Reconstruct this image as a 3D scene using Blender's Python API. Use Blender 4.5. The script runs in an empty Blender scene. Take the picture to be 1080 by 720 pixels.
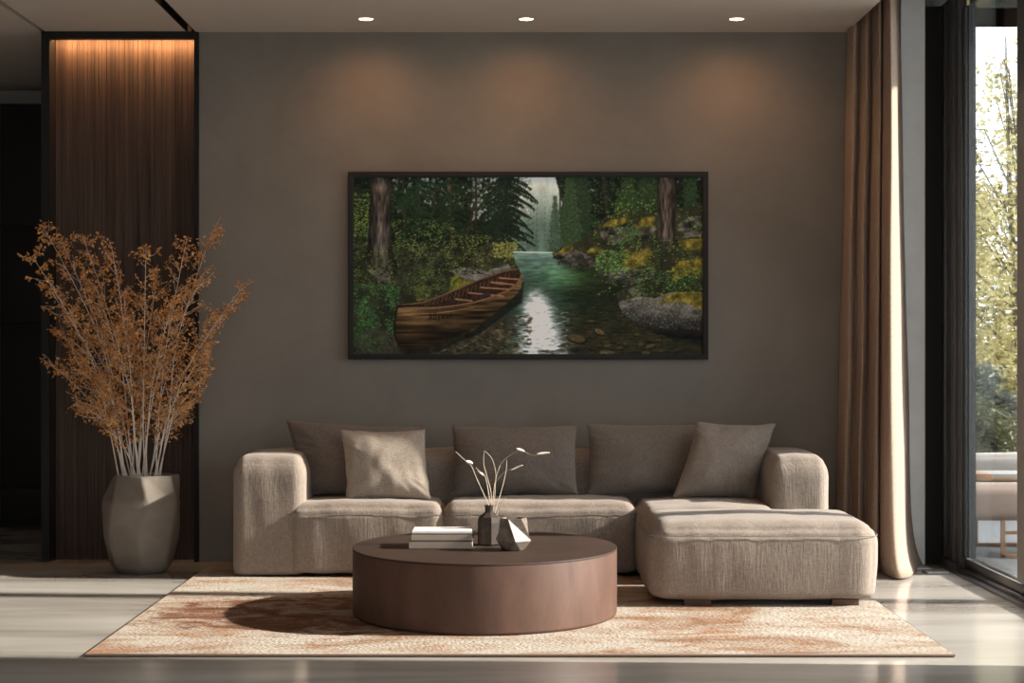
import bpy, bmesh, math, random
import numpy as np
from mathutils import Vector, Matrix, noise
C = bpy.context.scene.collection
scn = bpy.context.scene
F = 1900.0; CZ = 1.11; VX, VY = 535.0, 370.0        # lens in pixels, eye height, vanishing point
def P(px, py, D): return Vector(((px-VX)*D/F, D, CZ-(py-VY)*D/F))
# ------------------------------------------------------------------ camera, light, exposure
cam = bpy.data.cameras.new('camera'); co = bpy.data.objects.new('camera', cam); C.objects.link(co)
cam.sensor_width = 36; cam.lens = 36*F/1080; cam.shift_x = 5/1080; cam.shift_y = 10/1080
cam.clip_start = .05; cam.clip_end = 300
co.location = (0, 0, CZ); co.rotation_euler = (math.pi/2, 0, 0)
scn.camera = co
SKY = 4.7; SUN = 13.5; SUN_EL = math.radians(27); SUN_TILT = math.radians(3)
w = bpy.data.worlds.new('world'); scn.world = w; w.use_nodes = True
bg = w.node_tree.nodes['Background']; bg.inputs[0].default_value = (.93, .965, 1, 1); bg.inputs[1].default_value = SKY
sl = bpy.data.lights.new('sun', 'SUN'); so = bpy.data.objects.new('sun', sl); C.objects.link(so)
sl.energy = SUN; sl.angle = math.radians(1.3); sl.color = (1, .92, .82)
sd = Vector((-math.cos(SUN_EL)*math.cos(SUN_TILT), math.cos(SUN_EL)*math.sin(SUN_TILT), -math.sin(SUN_EL)))
so.rotation_euler = sd.to_track_quat('-Z', 'Y').to_euler(); so.location = (8, 6, 5)
scn.view_settings.view_transform = 'Standard'; scn.view_settings.look = 'None'
scn.view_settings.exposure = 0.0; scn.view_settings.gamma = 1; scn.view_settings.use_curve_mapping = False
# ------------------------------------------------------------------ materials
def srgb(r, g, b):
    f = lambda c: ((c/255+.055)/1.055)**2.4 if c > 10 else c/255/12.92
    return (f(r), f(g), f(b), 1)
def lin(r, g, b): return (r, g, b, 1)
class NT:
    def __init__(s, name):
        s.m = bpy.data.materials.new(name); s.m.use_nodes = True; s.t = s.m.node_tree; s.b = s.t.nodes['Principled BSDF']
    def n(s, kind, **kw):
        x = s.t.nodes.new(kind)
        for k, v in kw.items():
            if k.startswith('i_'): x.inputs[k[2:].replace('_', ' ')].default_value = v
            else: setattr(x, k, v)
        return x
    def l(s, a, b): s.t.links.new(a, b)
    def coord(s, scale=(1,1,1), out='Object'):
        tc = s.n('ShaderNodeTexCoord'); mp = s.n('ShaderNodeMapping'); mp.inputs['Scale'].default_value = scale
        s.l(tc.outputs[out], mp.inputs['Vector']); return mp.outputs['Vector']
    def noise(s, vec, scale, detail=4, rough=.55, dist=0):
        x = s.n('ShaderNodeTexNoise'); x.inputs['Scale'].default_value = scale; x.inputs['Detail'].default_value = detail
        x.inputs['Roughness'].default_value = rough; x.inputs['Distortion'].default_value = dist
        s.l(vec, x.inputs['Vector']); return x.outputs['Fac']
    def ramp(s, fac, stops):
        r = s.n('ShaderNodeValToRGB'); e = r.color_ramp.elements
        while len(e) < len(stops): e.new(.5)
        for q, (p, c) in zip(e, stops): q.position = p; q.color = c
        s.l(fac, r.inputs['Fac']); return r.outputs['Color']
    def mix(s, fac, a, b, mode='MIX'):
        x = s.n('ShaderNodeMix', data_type='RGBA', blend_type=mode)
        for sock, v in ((x.inputs[0], fac), (x.inputs[6], a), (x.inputs[7], b)):
            if isinstance(v, (int, float, tuple)): sock.default_value = v
            else: s.l(v, sock)
        return x.outputs[2]
    def math(s, op, a, b=0.0):
        x = s.n('ShaderNodeMath', operation=op)
        for i, v in enumerate((a, b)):
            if isinstance(v, (int, float)): x.inputs[i].default_value = v
            else: s.l(v, x.inputs[i])
        return x.outputs[0]
    def col(s, v):
        if isinstance(v, tuple): s.b.inputs['Base Color'].default_value = v
        else: s.l(v, s.b.inputs['Base Color'])
    def bump(s, h, strength=.3, dist=.01, prev=None):
        x = s.n('ShaderNodeBump'); x.inputs['Strength'].default_value = strength; x.inputs['Distance'].default_value = dist
        s.l(h, x.inputs['Height'])
        if prev is not None: s.l(prev, x.inputs['Normal'])
        s.l(x.outputs['Normal'], s.b.inputs['Normal']); return x.outputs['Normal']
    def set(s, **kw):
        for k, v in kw.items(): s.b.inputs[k.replace('_', ' ')].default_value = v
        return s
def plain(name, c, rough=.5, metal=0.0, **kw):
    m = NT(name); v = m.coord()
    f = m.noise(v, 9, 3); m.col(m.mix(f, tuple([x*.88 for x in c[:3]]+[1]), tuple([min(1, x*1.1) for x in c[:3]]+[1])))
    m.set(Roughness=rough, Metallic=metal, **kw); return m.m
def fabric(name, c, dark=.8, weave=900, streak=True):
    m = NT(name); v = m.coord()
    vx = m.coord((1, 1, .12)); vh = m.coord((.12, 1, 1))
    a = m.noise(vx, 330, 2, .7); b = m.noise(vh, 330, 2, .7)
    f = m.math('MULTIPLY', m.math('ADD', a, b), .5)
    blot = m.noise(v, 6, 4)
    k = m.ramp(f, [(.36, tuple([x*dark*.72 for x in c[:3]]+[1])), (.64, tuple([min(1, x*1.16) for x in c[:3]]+[1]))])
    k = m.mix(m.math('MULTIPLY', blot, .35), k, tuple([x*.72 for x in c[:3]]+[1]))
    m.col(k); m.set(Roughness=.92); m.b.inputs['Specular IOR Level'].default_value = .15
    m.b.inputs['Sheen Weight'].default_value = .12; m.b.inputs['Sheen Roughness'].default_value = .6
    p = m.bump(f, .25, .0015)
    if streak:
        s1 = m.noise(m.coord((1, 1, .10)), 110, 3, .6)
        p = m.bump(s1, .34, .006, p)
    s2 = m.noise(v, 9, 3); m.bump(s2, .15, .015, p)
    return m.m
M = {}
M['sofa'] = fabric('sofa_fabric', lin(.268, .213, .173))
M['pillow'] = fabric('pillow_linen', lin(.36, .292, .235), streak=False)
M['cushion'] = fabric('cushion_linen', lin(.160, .127, .105), streak=False)
M['piping'] = fabric('piping', lin(.22, .17, .14), streak=False)
m = NT('wall_plaster'); v = m.coord()
f = m.noise(v, 1.6, 6, .6, .4); f2 = m.noise(v, 14, 5, .65)
m.col(m.mix(m.math('MULTIPLY', f2, .4), m.ramp(f, [(.3, lin(.168, .146, .122)), (.7, lin(.222, .195, .166))]), lin(.145, .126, .105)))
m.set(Roughness=.75); m.b.inputs['Specular IOR Level'].default_value = .25; m.bump(f2, .12, .004); M['wall'] = m.m
m = NT('ceiling_paint'); v = m.coord(); f = m.noise(v, 3, 4)
m.col(m.mix(f, lin(.52, .455, .40), lin(.57, .50, .445))); m.set(Roughness=.85); M['ceil'] = m.m
M['white'] = plain('white_plaster', lin(.88, .87, .85), .8)
M['sidewall'] = plain('side_wall_paint', lin(.30, .26, .225), .85)
M['black'] = plain('black_metal', lin(.010, .0095, .009), .6); M['black'].node_tree.nodes['Principled BSDF'].inputs['Specular IOR Level'].default_value = .2
M['blackmat'] = plain('black_matte', lin(.010, .009, .0085), .7); M['blackmat'].node_tree.nodes['Principled BSDF'].inputs['Specular IOR Level'].default_value = .2
M['cab'] = plain('dark_cabinet_lacquer', lin(.013, .012, .0115), .5); M['cab'].node_tree.nodes['Principled BSDF'].inputs['Specular IOR Level'].default_value = .2
M['frame'] = plain('window_frame_metal', lin(.030, .030, .030), .33, .3)
M['casing'] = plain('window_casing_metal', lin(.065, .065, .065), .4, .2)
m = NT('dark_wood'); v = m.coord((14, 14, .35)); f = m.noise(v, 2.4, 8, .68, .6); g = m.noise(m.coord((60, 60, .6)), 3, 4, .6)
q = m.ramp(f, [(.30, lin(.016, .009, .007)), (.5, lin(.062, .038, .028)), (.72, lin(.105, .068, .051))])
q = m.mix(m.math('MULTIPLY', m.ramp(g, [(.4, lin(0,0,0)), (.6, lin(1,1,1))]), .35), q, lin(.026, .018, .014))
m.col(q); m.set(Roughness=.65); m.b.inputs['Specular IOR Level'].default_value = .25; m.bump(g, .5, .004); M['wood'] = m.m
m = NT('polished_floor'); v = m.coord((.28, 1.3, 1)); f = m.noise(v, 1.7, 5, .55, .5); g = m.noise(m.coord((.45, 3, 1)), 2.4, 4, .55)
q = m.ramp(f, [(.33, lin(.27, .235, .205)), (.5, lin(.46, .42, .375)), (.70, lin(.62, .58, .53))])
q = m.mix(m.math('MULTIPLY', g, .45), q, lin(.28, .25, .225))
m.col(q); r = m.ramp(g, [(.3, lin(.09, .09, .09)), (.7, lin(.20, .20, .20))]); m.l(r, m.b.inputs['Roughness'])
m.b.inputs['Specular IOR Level'].default_value = .6; M['floor'] = m.m
m = NT('rug_wool'); v = m.coord()
big = m.noise(m.coord((.8, 1.5, 1)), 1.7, 7, .66, .9); mid = m.noise(m.coord((1, 1.5, 1)), 4.5, 7, .72, .8)
wv = m.n('ShaderNodeTexWave', wave_type='BANDS', bands_direction='Y'); wv.inputs['Scale'].default_value = 16; wv.inputs['Distortion'].default_value = 1.2; wv.inputs['Detail'].default_value = 2
wv.inputs['Detail Scale'].default_value = 12
m.l(v, wv.inputs['Vector'])
tuft = m.n('ShaderNodeTexVoronoi'); tuft.inputs['Scale'].default_value = 62; m.l(m.coord((1, 1.6, 1)), tuft.inputs['Vector'])
base = m.ramp(big, [(.38, lin(.27, .15, .09)), (.455, lin(.38, .29, .22)), (.52, lin(.45, .385, .32)), (.64, lin(.49, .44, .38))])
rust = m.ramp(mid, [(.53, lin(0,0,0)), (.66, lin(1,1,1))])
base = m.mix(m.math('MULTIPLY', rust, .8), base, lin(.34, .155, .07))
# the worn dark medallion left of the table
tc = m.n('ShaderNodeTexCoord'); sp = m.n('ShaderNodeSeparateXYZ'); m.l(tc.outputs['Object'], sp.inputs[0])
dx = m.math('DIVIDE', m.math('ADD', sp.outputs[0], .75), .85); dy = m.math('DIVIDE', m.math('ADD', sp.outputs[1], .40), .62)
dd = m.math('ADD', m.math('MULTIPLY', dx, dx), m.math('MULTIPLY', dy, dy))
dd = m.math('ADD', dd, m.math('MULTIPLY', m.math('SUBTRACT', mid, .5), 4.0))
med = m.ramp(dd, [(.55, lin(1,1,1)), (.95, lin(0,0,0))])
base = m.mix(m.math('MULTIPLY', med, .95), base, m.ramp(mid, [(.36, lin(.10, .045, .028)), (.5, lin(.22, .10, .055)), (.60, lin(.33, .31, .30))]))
base = m.mix(.32, base, m.ramp(tuft.outputs['Distance'], [(.0, lin(1,1,1)), (.75, lin(.22, .17, .14))]), 'MULTIPLY')
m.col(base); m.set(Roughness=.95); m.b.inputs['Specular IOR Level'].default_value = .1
p = m.bump(wv.outputs['Fac'], .35, .004); m.bump(m.math('SUBTRACT', 1.0, tuft.outputs['Distance']), .6, .006, p); M['rug'] = m.m
m = NT('table_veneer'); v = m.coord((1, 1, .35)); f = m.noise(v, 7, 6, .62, .4); g = m.noise(m.coord((1,1,1)), 90, 3)
m.col(m.mix(m.math('MULTIPLY', g, .3), m.ramp(f, [(.3, lin(.072, .036, .025)), (.7, lin(.128, .068, .048))]), lin(.055, .028, .02)))
m.set(Roughness=.55); m.bump(g, .1, .002); m.b.inputs['Specular IOR Level'].default_value = .25; M['table'] = m.m
m = NT('pot_concrete'); v = m.coord(); f = m.noise(v, 7, 6, .65); g = m.noise(v, 60, 4, .7)
m.col(m.mix(m.math('MULTIPLY', g, .5), m.ramp(f, [(.3, lin(.125, .102, .082)), (.7, lin(.20, .165, .132))]), lin(.11, .09, .074)))
m.set(Roughness=.85); m.bump(g, .3, .003); M['pot'] = m.m
m = NT('curtain_fabric'); v = m.coord((1, 1, .2)); f = m.noise(v, 420, 2, .7); g = m.noise(m.coord((.2,.2,1)), 420, 2, .7); h = m.math('MULTIPLY', m.math('ADD', f, g), .5)
q = m.ramp(h, [(.35, lin(.36, .255, .19)), (.65, lin(.54, .41, .325))]); m.col(q); m.set(Roughness=.9)
m.bump(h, .3, .002)
tr = m.n('ShaderNodeBsdfTranslucent'); m.l(q, tr.inputs['Color']); mx = m.n('ShaderNodeMixShader'); mx.inputs[0].default_value = .3
out = m.t.nodes['Material Output']; m.l(m.b.outputs[0], mx.inputs[1]); m.l(tr.outputs[0], mx.inputs[2]); m.l(mx.outputs[0], out.inputs[0]); M['curtain'] = m.m
m = NT('window_glass'); tp = m.n('ShaderNodeBsdfTransparent'); gl = m.n('ShaderNodeBsdfGlossy'); gl.inputs['Roughness'].default_value = 0.0
lw = m.n('ShaderNodeFresnel'); lw.inputs[0].default_value = 1.25; mx = m.n('ShaderNodeMixShader')
m.l(m.math('MULTIPLY', lw.outputs[0], .5), mx.inputs[0]); tp.inputs[0].default_value = (.96, .98, .98, 1)
m.l(tp.outputs[0], mx.inputs[1]); m.l(gl.outputs[0], mx.inputs[2]); m.l(mx.outputs[0], m.t.nodes['Material Output'].inputs[0]); M['glass'] = m.m
def emis(name, c, s):
    m = NT(name); m.set(Roughness=.5); m.col(lin(.8,.8,.8)); m.b.inputs['Emission Color'].default_value = c; m.b.inputs['Emission Strength'].default_value = s; return m.m
M['lamp'] = emis('lamp_glow', (1, .70, .40, 1), 22); M['led'] = emis('led_glow', (1, .50, .20, 1), 8)
M['trimring'] = plain('downlight_ring', lin(.55, .5, .45), .4)
M['paper'] = plain('book_pages', lin(.70, .64, .55), .85); M['cover_w'] = plain('white_book_cover', lin(.80, .77, .72), .6)
M['cover_b'] = plain('beige_book_cover', lin(.42, .34, .27), .7); M['cover_d'] = plain('dark_book_cover', lin(.10, .07, .055), .6)
M['ink'] = plain('ink', lin(.12, .1, .09), .7)
m = NT('vase_glaze'); v = m.coord(); g = m.noise(v, 60, 4, .65); m.col(m.ramp(g, [(.3, lin(.030, .020, .016)), (.7, lin(.065, .045, .036))])); m.set(Roughness=.6); m.b.inputs['Specular IOR Level'].default_value = .25; m.bump(g, .2, .001); M['vase'] = m.m
m = NT('bowl_stoneware'); v = m.coord(); g = m.noise(v, 45, 5, .7); m.col(m.ramp(g, [(.3, lin(.10, .075, .058)), (.7, lin(.26, .21, .17))])); m.set(Roughness=.5); m.bump(g, .35, .0015); M['bowl'] = m.m
M['twig'] = plain('dry_twig', lin(.55, .44, .34), .8); M['dryleaf'] = plain('dry_leaf_pale', lin(.70, .60, .49), .8)
M['stem'] = plain('pale_stem', lin(.62, .53, .46), .8)
def leafmat(name, a, b, c, sc=22, trans=.3):
    m = NT(name); v = m.coord(); f = m.noise(v, sc, 2, .6); q = m.ramp(f, [(.32, a), (.5, b), (.68, c)]); m.col(q); m.set(Roughness=.42)
    tr = m.n('ShaderNodeBsdfTranslucent'); m.l(q, tr.inputs[0]); mx = m.n('ShaderNodeMixShader'); mx.inputs[0].default_value = trans
    m.l(m.b.outputs[0], mx.inputs[1]); m.l(tr.outputs[0], mx.inputs[2]); m.l(mx.outputs[0], m.t.nodes['Material Output'].inputs[0]); return m.m
M['rustleaf'] = leafmat('rust_leaf', lin(.22, .085, .018), lin(.52, .24, .06), lin(.80, .47, .17))
M['yleaf'] = leafmat('yellow_leaf', lin(.26, .24, .10), lin(.52, .45, .19), lin(.74, .66, .40), 5, .45)
M['gleaf'] = leafmat('green_leaf', lin(.04, .055, .02), lin(.075, .085, .03), lin(.13, .13, .06), 5)
M['bleaf'] = leafmat('blue_green_leaf', lin(.06, .075, .06), lin(.10, .12, .10), lin(.16, .17, .13), 5)
M['bark'] = plain('bark', lin(.09, .075, .06), .9)
m = NT('patio_paving'); v = m.coord(); br = m.n('ShaderNodeTexBrick'); m.l(v, br.inputs['Vector']); br.inputs['Scale'].default_value = 1
br.inputs['Color1'].default_value = lin(.105, .11, .118); br.inputs['Color2'].default_value = lin(.125, .13, .138); br.inputs['Mortar'].default_value = lin(.05, .05, .052)
br.inputs['Mortar Size'].default_value = .006; br.inputs['Brick Width'].default_value = .6; br.inputs['Row Height'].default_value = .6; br.offset = 0
m.col(br.outputs['Color']); m.set(Roughness=.6); M['patio'] = m.m
m = NT('lawn'); v = m.coord(); f = m.noise(v, 20, 5); m.col(m.ramp(f, [(.3, lin(.03, .045, .015)), (.7, lin(.08, .1, .04))])); m.set(Roughness=.95); M['lawn'] = m.m
M['outcush'] = fabric('outdoor_cushion', lin(.30, .22, .18), streak=False); M['outback'] = fabric('outdoor_back', lin(.34, .31, .29), streak=False)
M['teak'] = plain('teak', lin(.26, .13, .055), .5); M['traytop'] = plain('tray_top', lin(.36, .35, .33), .5)
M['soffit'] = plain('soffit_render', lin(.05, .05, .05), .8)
M['plate'] = plain('floor_plate', lin(.30, .29, .28), .35, .4)
m = NT('forest_print'); at = m.n('ShaderNodeVertexColor'); at.layer_name = 'print'
g = m.n('ShaderNodeGamma'); g.inputs[1].default_value = 1.0; m.l(at.outputs[0], g.inputs[0]); m.col(g.outputs[0]); m.set(Roughness=.7); m.b.inputs['Specular IOR Level'].default_value = .1; M['print'] = m.m
# ------------------------------------------------------------------ mesh helpers
def link(name, me, mat=None, parent=None, smooth=None):
    o = bpy.data.objects.new(name, me); C.objects.link(o)
    if mat is not None: me.materials.append(mat)
    if smooth is not None:
        me.polygons.foreach_set('use_smooth', [True]*len(me.polygons))
        if smooth < 3: me.set_sharp_from_angle(angle=smooth)
    if parent is not None: o.parent = parent
    return o
def obj(name, bm, mat, parent=None, smooth=None):
    me = bpy.data.meshes.new(name); bm.normal_update(); bm.to_mesh(me); bm.free(); return link(name, me, mat, parent, smooth)
def thing(name, label, cat, loc=(0,0,0), rz=0.0, group=None):
    o = bpy.data.objects.new(name, None); C.objects.link(o); o.location = loc; o.rotation_euler = (0, 0, rz); o.empty_display_size = .1
    return tag(o, label, cat, group)
def tag(o, label, cat, group=None):
    o['label'] = label; o['category'] = cat
    if group: o['group'] = group
    return o
def struct(o): o['kind'] = 'structure'; return o
def box(bm, x0, x1, y0, y1, z0, z1, bev=0.0):
    r = bmesh.ops.create_cube(bm, size=1)['verts']
    for v in r: v.co = Vector((x0+(v.co.x+.5)*(x1-x0), y0+(v.co.y+.5)*(y1-y0), z0+(v.co.z+.5)*(z1-z0)))
    if bev:
        es = list({e for v in r for e in v.link_edges})
        bmesh.ops.bevel(bm, geom=es, offset=bev, segments=2, affect='EDGES', profile=.5)
    return bm
def boxes(name, mat, *bs, parent=None, bev=0.0):
    bm = bmesh.new()
    for b in bs: box(bm, *b, bev=bev)
    return obj(name, bm, mat, parent, .6 if bev else None)
def tube(bm, pts, r0, r1=None, n=6, cap=True):
    r1 = r0 if r1 is None else r1; rings = []; pts = [Vector(p) for p in pts]
    for i, p in enumerate(pts):
        d = (pts[min(i+1, len(pts)-1)]-pts[max(i-1, 0)]).normalized()
        a = d.cross(Vector((0,0,1)) if abs(d.z) < .9 else Vector((1,0,0))).normalized(); b = d.cross(a)
        r = r0+(r1-r0)*i/max(1, len(pts)-1)
        rings.append([bm.verts.new(p+(a*math.cos(2*math.pi*k/n)+b*math.sin(2*math.pi*k/n))*r) for k in range(n)])
    for i in range(len(rings)-1):
        for k in range(n): bm.faces.new((rings[i][k], rings[i][(k+1)%n], rings[i+1][(k+1)%n], rings[i+1][k]))
    if cap: bm.faces.new(rings[0][::-1]); bm.faces.new(rings[-1])
def lathe(bm, prof, n=48, cx=0, cy=0, sx=1, sy=1, rot=0.0, twist=0.0):
    rings = []
    for j, (r, z) in enumerate(prof):
        if r < 1e-5: rings.append([bm.verts.new((cx, cy, z))]); continue
        rings.append([bm.verts.new((cx+r*sx*math.cos(2*math.pi*k/n+rot+twist*j), cy+r*sy*math.sin(2*math.pi*k/n+rot+twist*j), z)) for k in range(n)])
    for a, b in zip(rings, rings[1:]):
        for k in range(n):
            if len(a) == 1 and len(b) == 1: continue
            if len(a) == 1: bm.faces.new((a[0], b[(k+1)%n], b[k]))
            elif len(b) == 1: bm.faces.new((a[k], a[(k+1)%n], b[0]))
            else: bm.faces.new((a[k], a[(k+1)%n], b[(k+1)%n], b[k]))
def soft_box(x0, x1, y0, y1, z0, z1, r, crown=.02, bulge=.01, seed=0, wr=.004, cuts=34, seam=None, taper=0.0):
    """upholstered block: rounded edges, crowned top, slightly bulging sides, soft creases"""
    bm = bmesh.new(); bmesh.ops.create_cube(bm, size=2)
    bmesh.ops.subdivide_edges(bm, edges=bm.edges[:], cuts=cuts, use_grid_fill=True)
    h = Vector(((x1-x0)/2, (y1-y0)/2, (z1-z0)/2)); c = Vector(((x0+x1)/2, (y0+y1)/2, (z0+z1)/2))
    rr = r if isinstance(r, tuple) else (r, r, r)
    for v in bm.verts:
        u = v.co.copy()
        # denser vertices near the edges
        u = Vector([math.copysign(abs(a)**.8, a) for a in u])
        q = Vector((u.x*h.x, u.y*h.y, u.z*h.z)); R = min(rr[0], h.x*.98, h.y*.98); Rz = min(rr[1] if u.z > 0 else rr[2], h.z*.98)
        RR = (R, R, Rz); inner = Vector([max(-(h[i]-RR[i]), min(h[i]-RR[i], q[i])) for i in range(3)]); d = q-inner
        if d.length > 1e-6:
            nz = Vector((d.x/R, d.y/R, d.z/Rz)).normalized(); p = inner+Vector((nz.x*R, nz.y*R, nz.z*Rz))
        else: nz = Vector((0,0,1)); p = q
        fx, fy, fz = 1-u.x**2, 1-u.y**2, 1-u.z**2
        p.z += crown*max(0, fx)**.5*max(0, fy)**.5*(1 if u.z > 0 else 0)*max(0, u.z)
        p.y += math.copysign(bulge, u.y)*abs(u.y)**3*max(0, fx)**.5*max(0, fz)**.6
        p.x += math.copysign(bulge, u.x)*abs(u.x)**3*max(0, fy)**.5*max(0, fz)**.6
        if taper: p.x *= 1-taper*max(0, -u.z); p.y *= 1-taper*max(0, -u.z)
        s = Vector((p.x*3+seed*7.1, p.y*3, p.z*1.6)); t = Vector((p.x*11+seed*3.3, p.y*9, p.z*3.5))
        k = noise.noise(s)*wr*1.6+noise.noise(t)*wr
        if seam is not None:
            g = math.exp(-((p.z+c.z-seam)/.006)**2)
            side = 1 if max(abs(nz.x), abs(nz.y)) > .5 else 0
            k -= .004*g*side
            # puckers that run down from the seam
            k += side*.0035*noise.noise(Vector((p.x*38+seed, p.y*38, p.z*3)))*math.exp(-abs(p.z+c.z-seam)/.09)
        p += nz*k
        v.co = p+c
    return bm
def seam_loop(x0, x1, y0, y1, z, r, rad=.0022):
    bm = bmesh.new(); pts = []
    for (cx, cy, a0) in ((x1-r, y1-r, 0), (x0+r, y1-r, 90), (x0+r, y0+r, 180), (x1-r, y0+r, 270)):
        for k in range(7):
            a = math.radians(a0+15*k); pts.append((cx+r*math.cos(a), cy+r*math.sin(a), z))
    pts.append(pts[0]); tube(bm, pts, rad, n=6); return bm
M['cushion2'] = fabric('cushion_linen_warm', lin(.22, .176, .143), streak=False)
m = NT('table_top_leather'); v = m.coord(); f = m.noise(v, 4, 6, .62, .4); g = m.noise(v, 80, 3)
m.col(m.mix(m.math('MULTIPLY', g, .3), m.ramp(f, [(.3, lin(.034, .020, .015)), (.7, lin(.052, .030, .023))]), lin(.028, .016, .012)))
m.set(Roughness=.6); m.bump(g, .1, .002); m.b.inputs['Specular IOR Level'].default_value = .2; M['tabletop'] = m.m
PRINT_GAIN = 2.6
# ------------------------------------------------------------------ the picture in the frame
def paint_forest(S=2.0):
    # the framed print: 368 x 185 units, origin at (373,188)
    rg = np.random.RandomState(7)
    W, H = int(368*S), int(185*S)
    YY, XX = np.mgrid[0:H, 0:W].astype(float)
    PX = 373+XX/S; PY = 188+YY/S
    img = np.zeros((H, W, 3))
    def noise(cell, seed, ay=1.0):
        r = np.random.RandomState(seed)
        gw, gh = int(W/(cell*S))+3, int(H/(cell*ay*S))+3
        g = r.rand(gh, gw)
        fx, fy = XX/(cell*S), YY/(cell*ay*S)
        ix, iy = fx.astype(int), fy.astype(int); tx, ty = fx-ix, fy-iy
        tx = tx*tx*(3-2*tx); ty = ty*ty*(3-2*ty)
        return (g[iy,ix]*(1-tx)+g[iy,ix+1]*tx)*(1-ty)+(g[iy+1,ix]*(1-tx)+g[iy+1,ix+1]*tx)*ty
    def fbm(cell, seed, ay=1.0, o=4):
        s = 0; a = 0
        for k in range(o):
            if cell/2**k*S < 1.2: break
            s = s+noise(cell/2**k, seed+k*11, ay)*.55**k; a += .55**k
        return s/a
    wob1 = (fbm(9, 900)-.5)*7; wob2 = (fbm(9, 950)-.5)*7
    def poly(pts, wob=0.0, soft=1):
        x = PX+wob1*wob; y = PY+wob2*wob
        m = np.zeros((H, W), bool); n = len(pts)
        for i in range(n):
            (x1, y1), (x2, y2) = pts[i], pts[(i+1) % n]
            if y1 == y2: continue
            c = ((y1 > y) != (y2 > y)) & (x < (x2-x1)*(y-y1)/(y2-y1)+x1)
            m ^= c
        m = m.astype(float)
        for _ in range(soft):
            p = np.pad(m, 1, mode='edge')
            m = (p[1:-1,1:-1]*2+p[:-2,1:-1]+p[2:,1:-1]+p[1:-1,:-2]+p[1:-1,2:])/6
        return m
    C = lambda r, g, b: np.array([r, g, b])/255.0
    def blend(m, col): img[:] = img*(1-m[..., None])+col*m[..., None]
    def dab(x, y, rx, ry, ang, col, al=.9):
        cx, cy = (x-373)*S, (y-188)*S; rx *= S; ry *= S
        R = max(rx, ry)+1.5
        x0, x1, y0, y1 = int(max(0, cx-R)), int(min(W, cx+R+1)), int(max(0, cy-R)), int(min(H, cy+R+1))
        if x0 >= x1 or y0 >= y1: return
        gx = XX[y0:y1, x0:x1]-cx; gy = YY[y0:y1, x0:x1]-cy
        c, s = math.cos(ang), math.sin(ang)
        d = np.sqrt(((gx*c+gy*s)/rx)**2+((-gx*s+gy*c)/ry)**2)
        m = np.clip((1-d)*min(rx, ry)*1.2+.35, 0, 1)*al
        img[y0:y1, x0:x1] = img[y0:y1, x0:x1]*(1-m[..., None])+col*m[..., None]
    def line(pts, w0, w1, col, jit=0.0, al=1.0):
        n = 0
        L = sum(math.hypot(pts[i+1][0]-pts[i][0], pts[i+1][1]-pts[i][1]) for i in range(len(pts)-1)); acc = 0
        for i in range(len(pts)-1):
            (x1, y1), (x2, y2) = pts[i], pts[i+1]; l = math.hypot(x2-x1, y2-y1)
            k = max(1, int(l/1.0)); a = math.atan2(y2-y1, x2-x1)
            for j in range(k):
                t = (j+.5)/k; w = w0+(w1-w0)*(acc+l*t)/L
                dab(x1+(x2-x1)*t, y1+(y2-y1)*t, 1.0, w, a, col*(1+jit*(rg.rand()-.5)), al)
            acc += l
    def foliage(n, box, cols, size=(.7, 1.8), dens=None, flat=.5, al=.85):
        for _ in range(n):
            x = rg.uniform(box[0], box[2]); y = rg.uniform(box[1], box[3])
            iy, ix = int((y-188)*S), int((x-373)*S)
            if dens is not None:
                if not (0 <= iy < H and 0 <= ix < W) or rg.rand() > dens[iy, ix]: continue
            s = rg.uniform(*size); c = cols[rg.randint(len(cols))]
            dab(x, y, s, s*flat, rg.uniform(-.9, .9), c*rg.uniform(.6, 1.25), al)
    # forest base
    n1 = fbm(20, 1); n2 = fbm(5, 2); n3 = fbm(2.2, 3, o=2)
    img[:] = C(14, 20, 15)+(n1*n2)[..., None]*C(34, 46, 34)
    # misty gap with far trees
    gap = poly([(540,186),(585,186),(592,215),(590,268),(541,268),(538,240),(545,225)], .6, 3)
    mist = C(170,182,178)+np.clip((PY[...,None]-192)/45,0,1)*(C(84,108,96)-C(170,182,178))
    mist = mist*(.86+.28*fbm(6, 5, 2.2)[..., None])
    blend(gap, mist)
    for _ in range(34):
        x = rg.uniform(541, 592); top = rg.uniform(205, 250)
        sh = C(66,92,80)*rg.uniform(.7, 1.15)
        for k in range(10):
            y = top+k*(266-top)/10
            dab(x, y, .5+k*.24, 1.4, 0, sh, .3)
    for (x0, y0, x1, y1, n) in ((498,188,560,232,620), (604,188,625,205,20), (690,188,741,200,20), (440,188,472,218,60), (415,188,437,225,30), (476,190,500,220,40)):
        for _ in range(n):
            dab(rg.uniform(x0, x1), rg.uniform(y0, y1), rg.uniform(.8, 2.6), rg.uniform(.8, 2), rg.uniform(0, 3), C(150,162,160)*rg.uniform(.6, 1.2), .6)
    # background foliage on both sides
    dl = np.clip(fbm(14, 21)*2-.55, .03, 1)
    G1 = [C(28,44,28), C(36,58,34), C(24,38,28), C(44,66,40)]
    foliage(7000, (373,188,548,285), G1, (.8, 2.2), dl)
    foliage(5000, (590,188,741,300), G1, (.8, 2.2), dl)
    # thin trunks behind
    for pts, w in (([(441,188),(441,240)], 1.5), ([(502,188),(502,262)], 1.2), ([(516,188),(514,250)], .9), ([(636,188),(640,228)], 1.9), ([(425,188),(427,250)], 1.1),
                   ([(460,188),(456,240)], .9), ([(655,188),(657,222)], 1.2), ([(720,188),(724,240)], 1.3), ([(590,188),(591,240)], .8), ([(676,188),(676,225)], .9)):
        line(pts, w, w*1.2, C(44,42,36), .4)
    line([(473.5,188),(475,225),(478.5,265)], 1.9, 2.4, C(72,62,50), .45)
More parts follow.
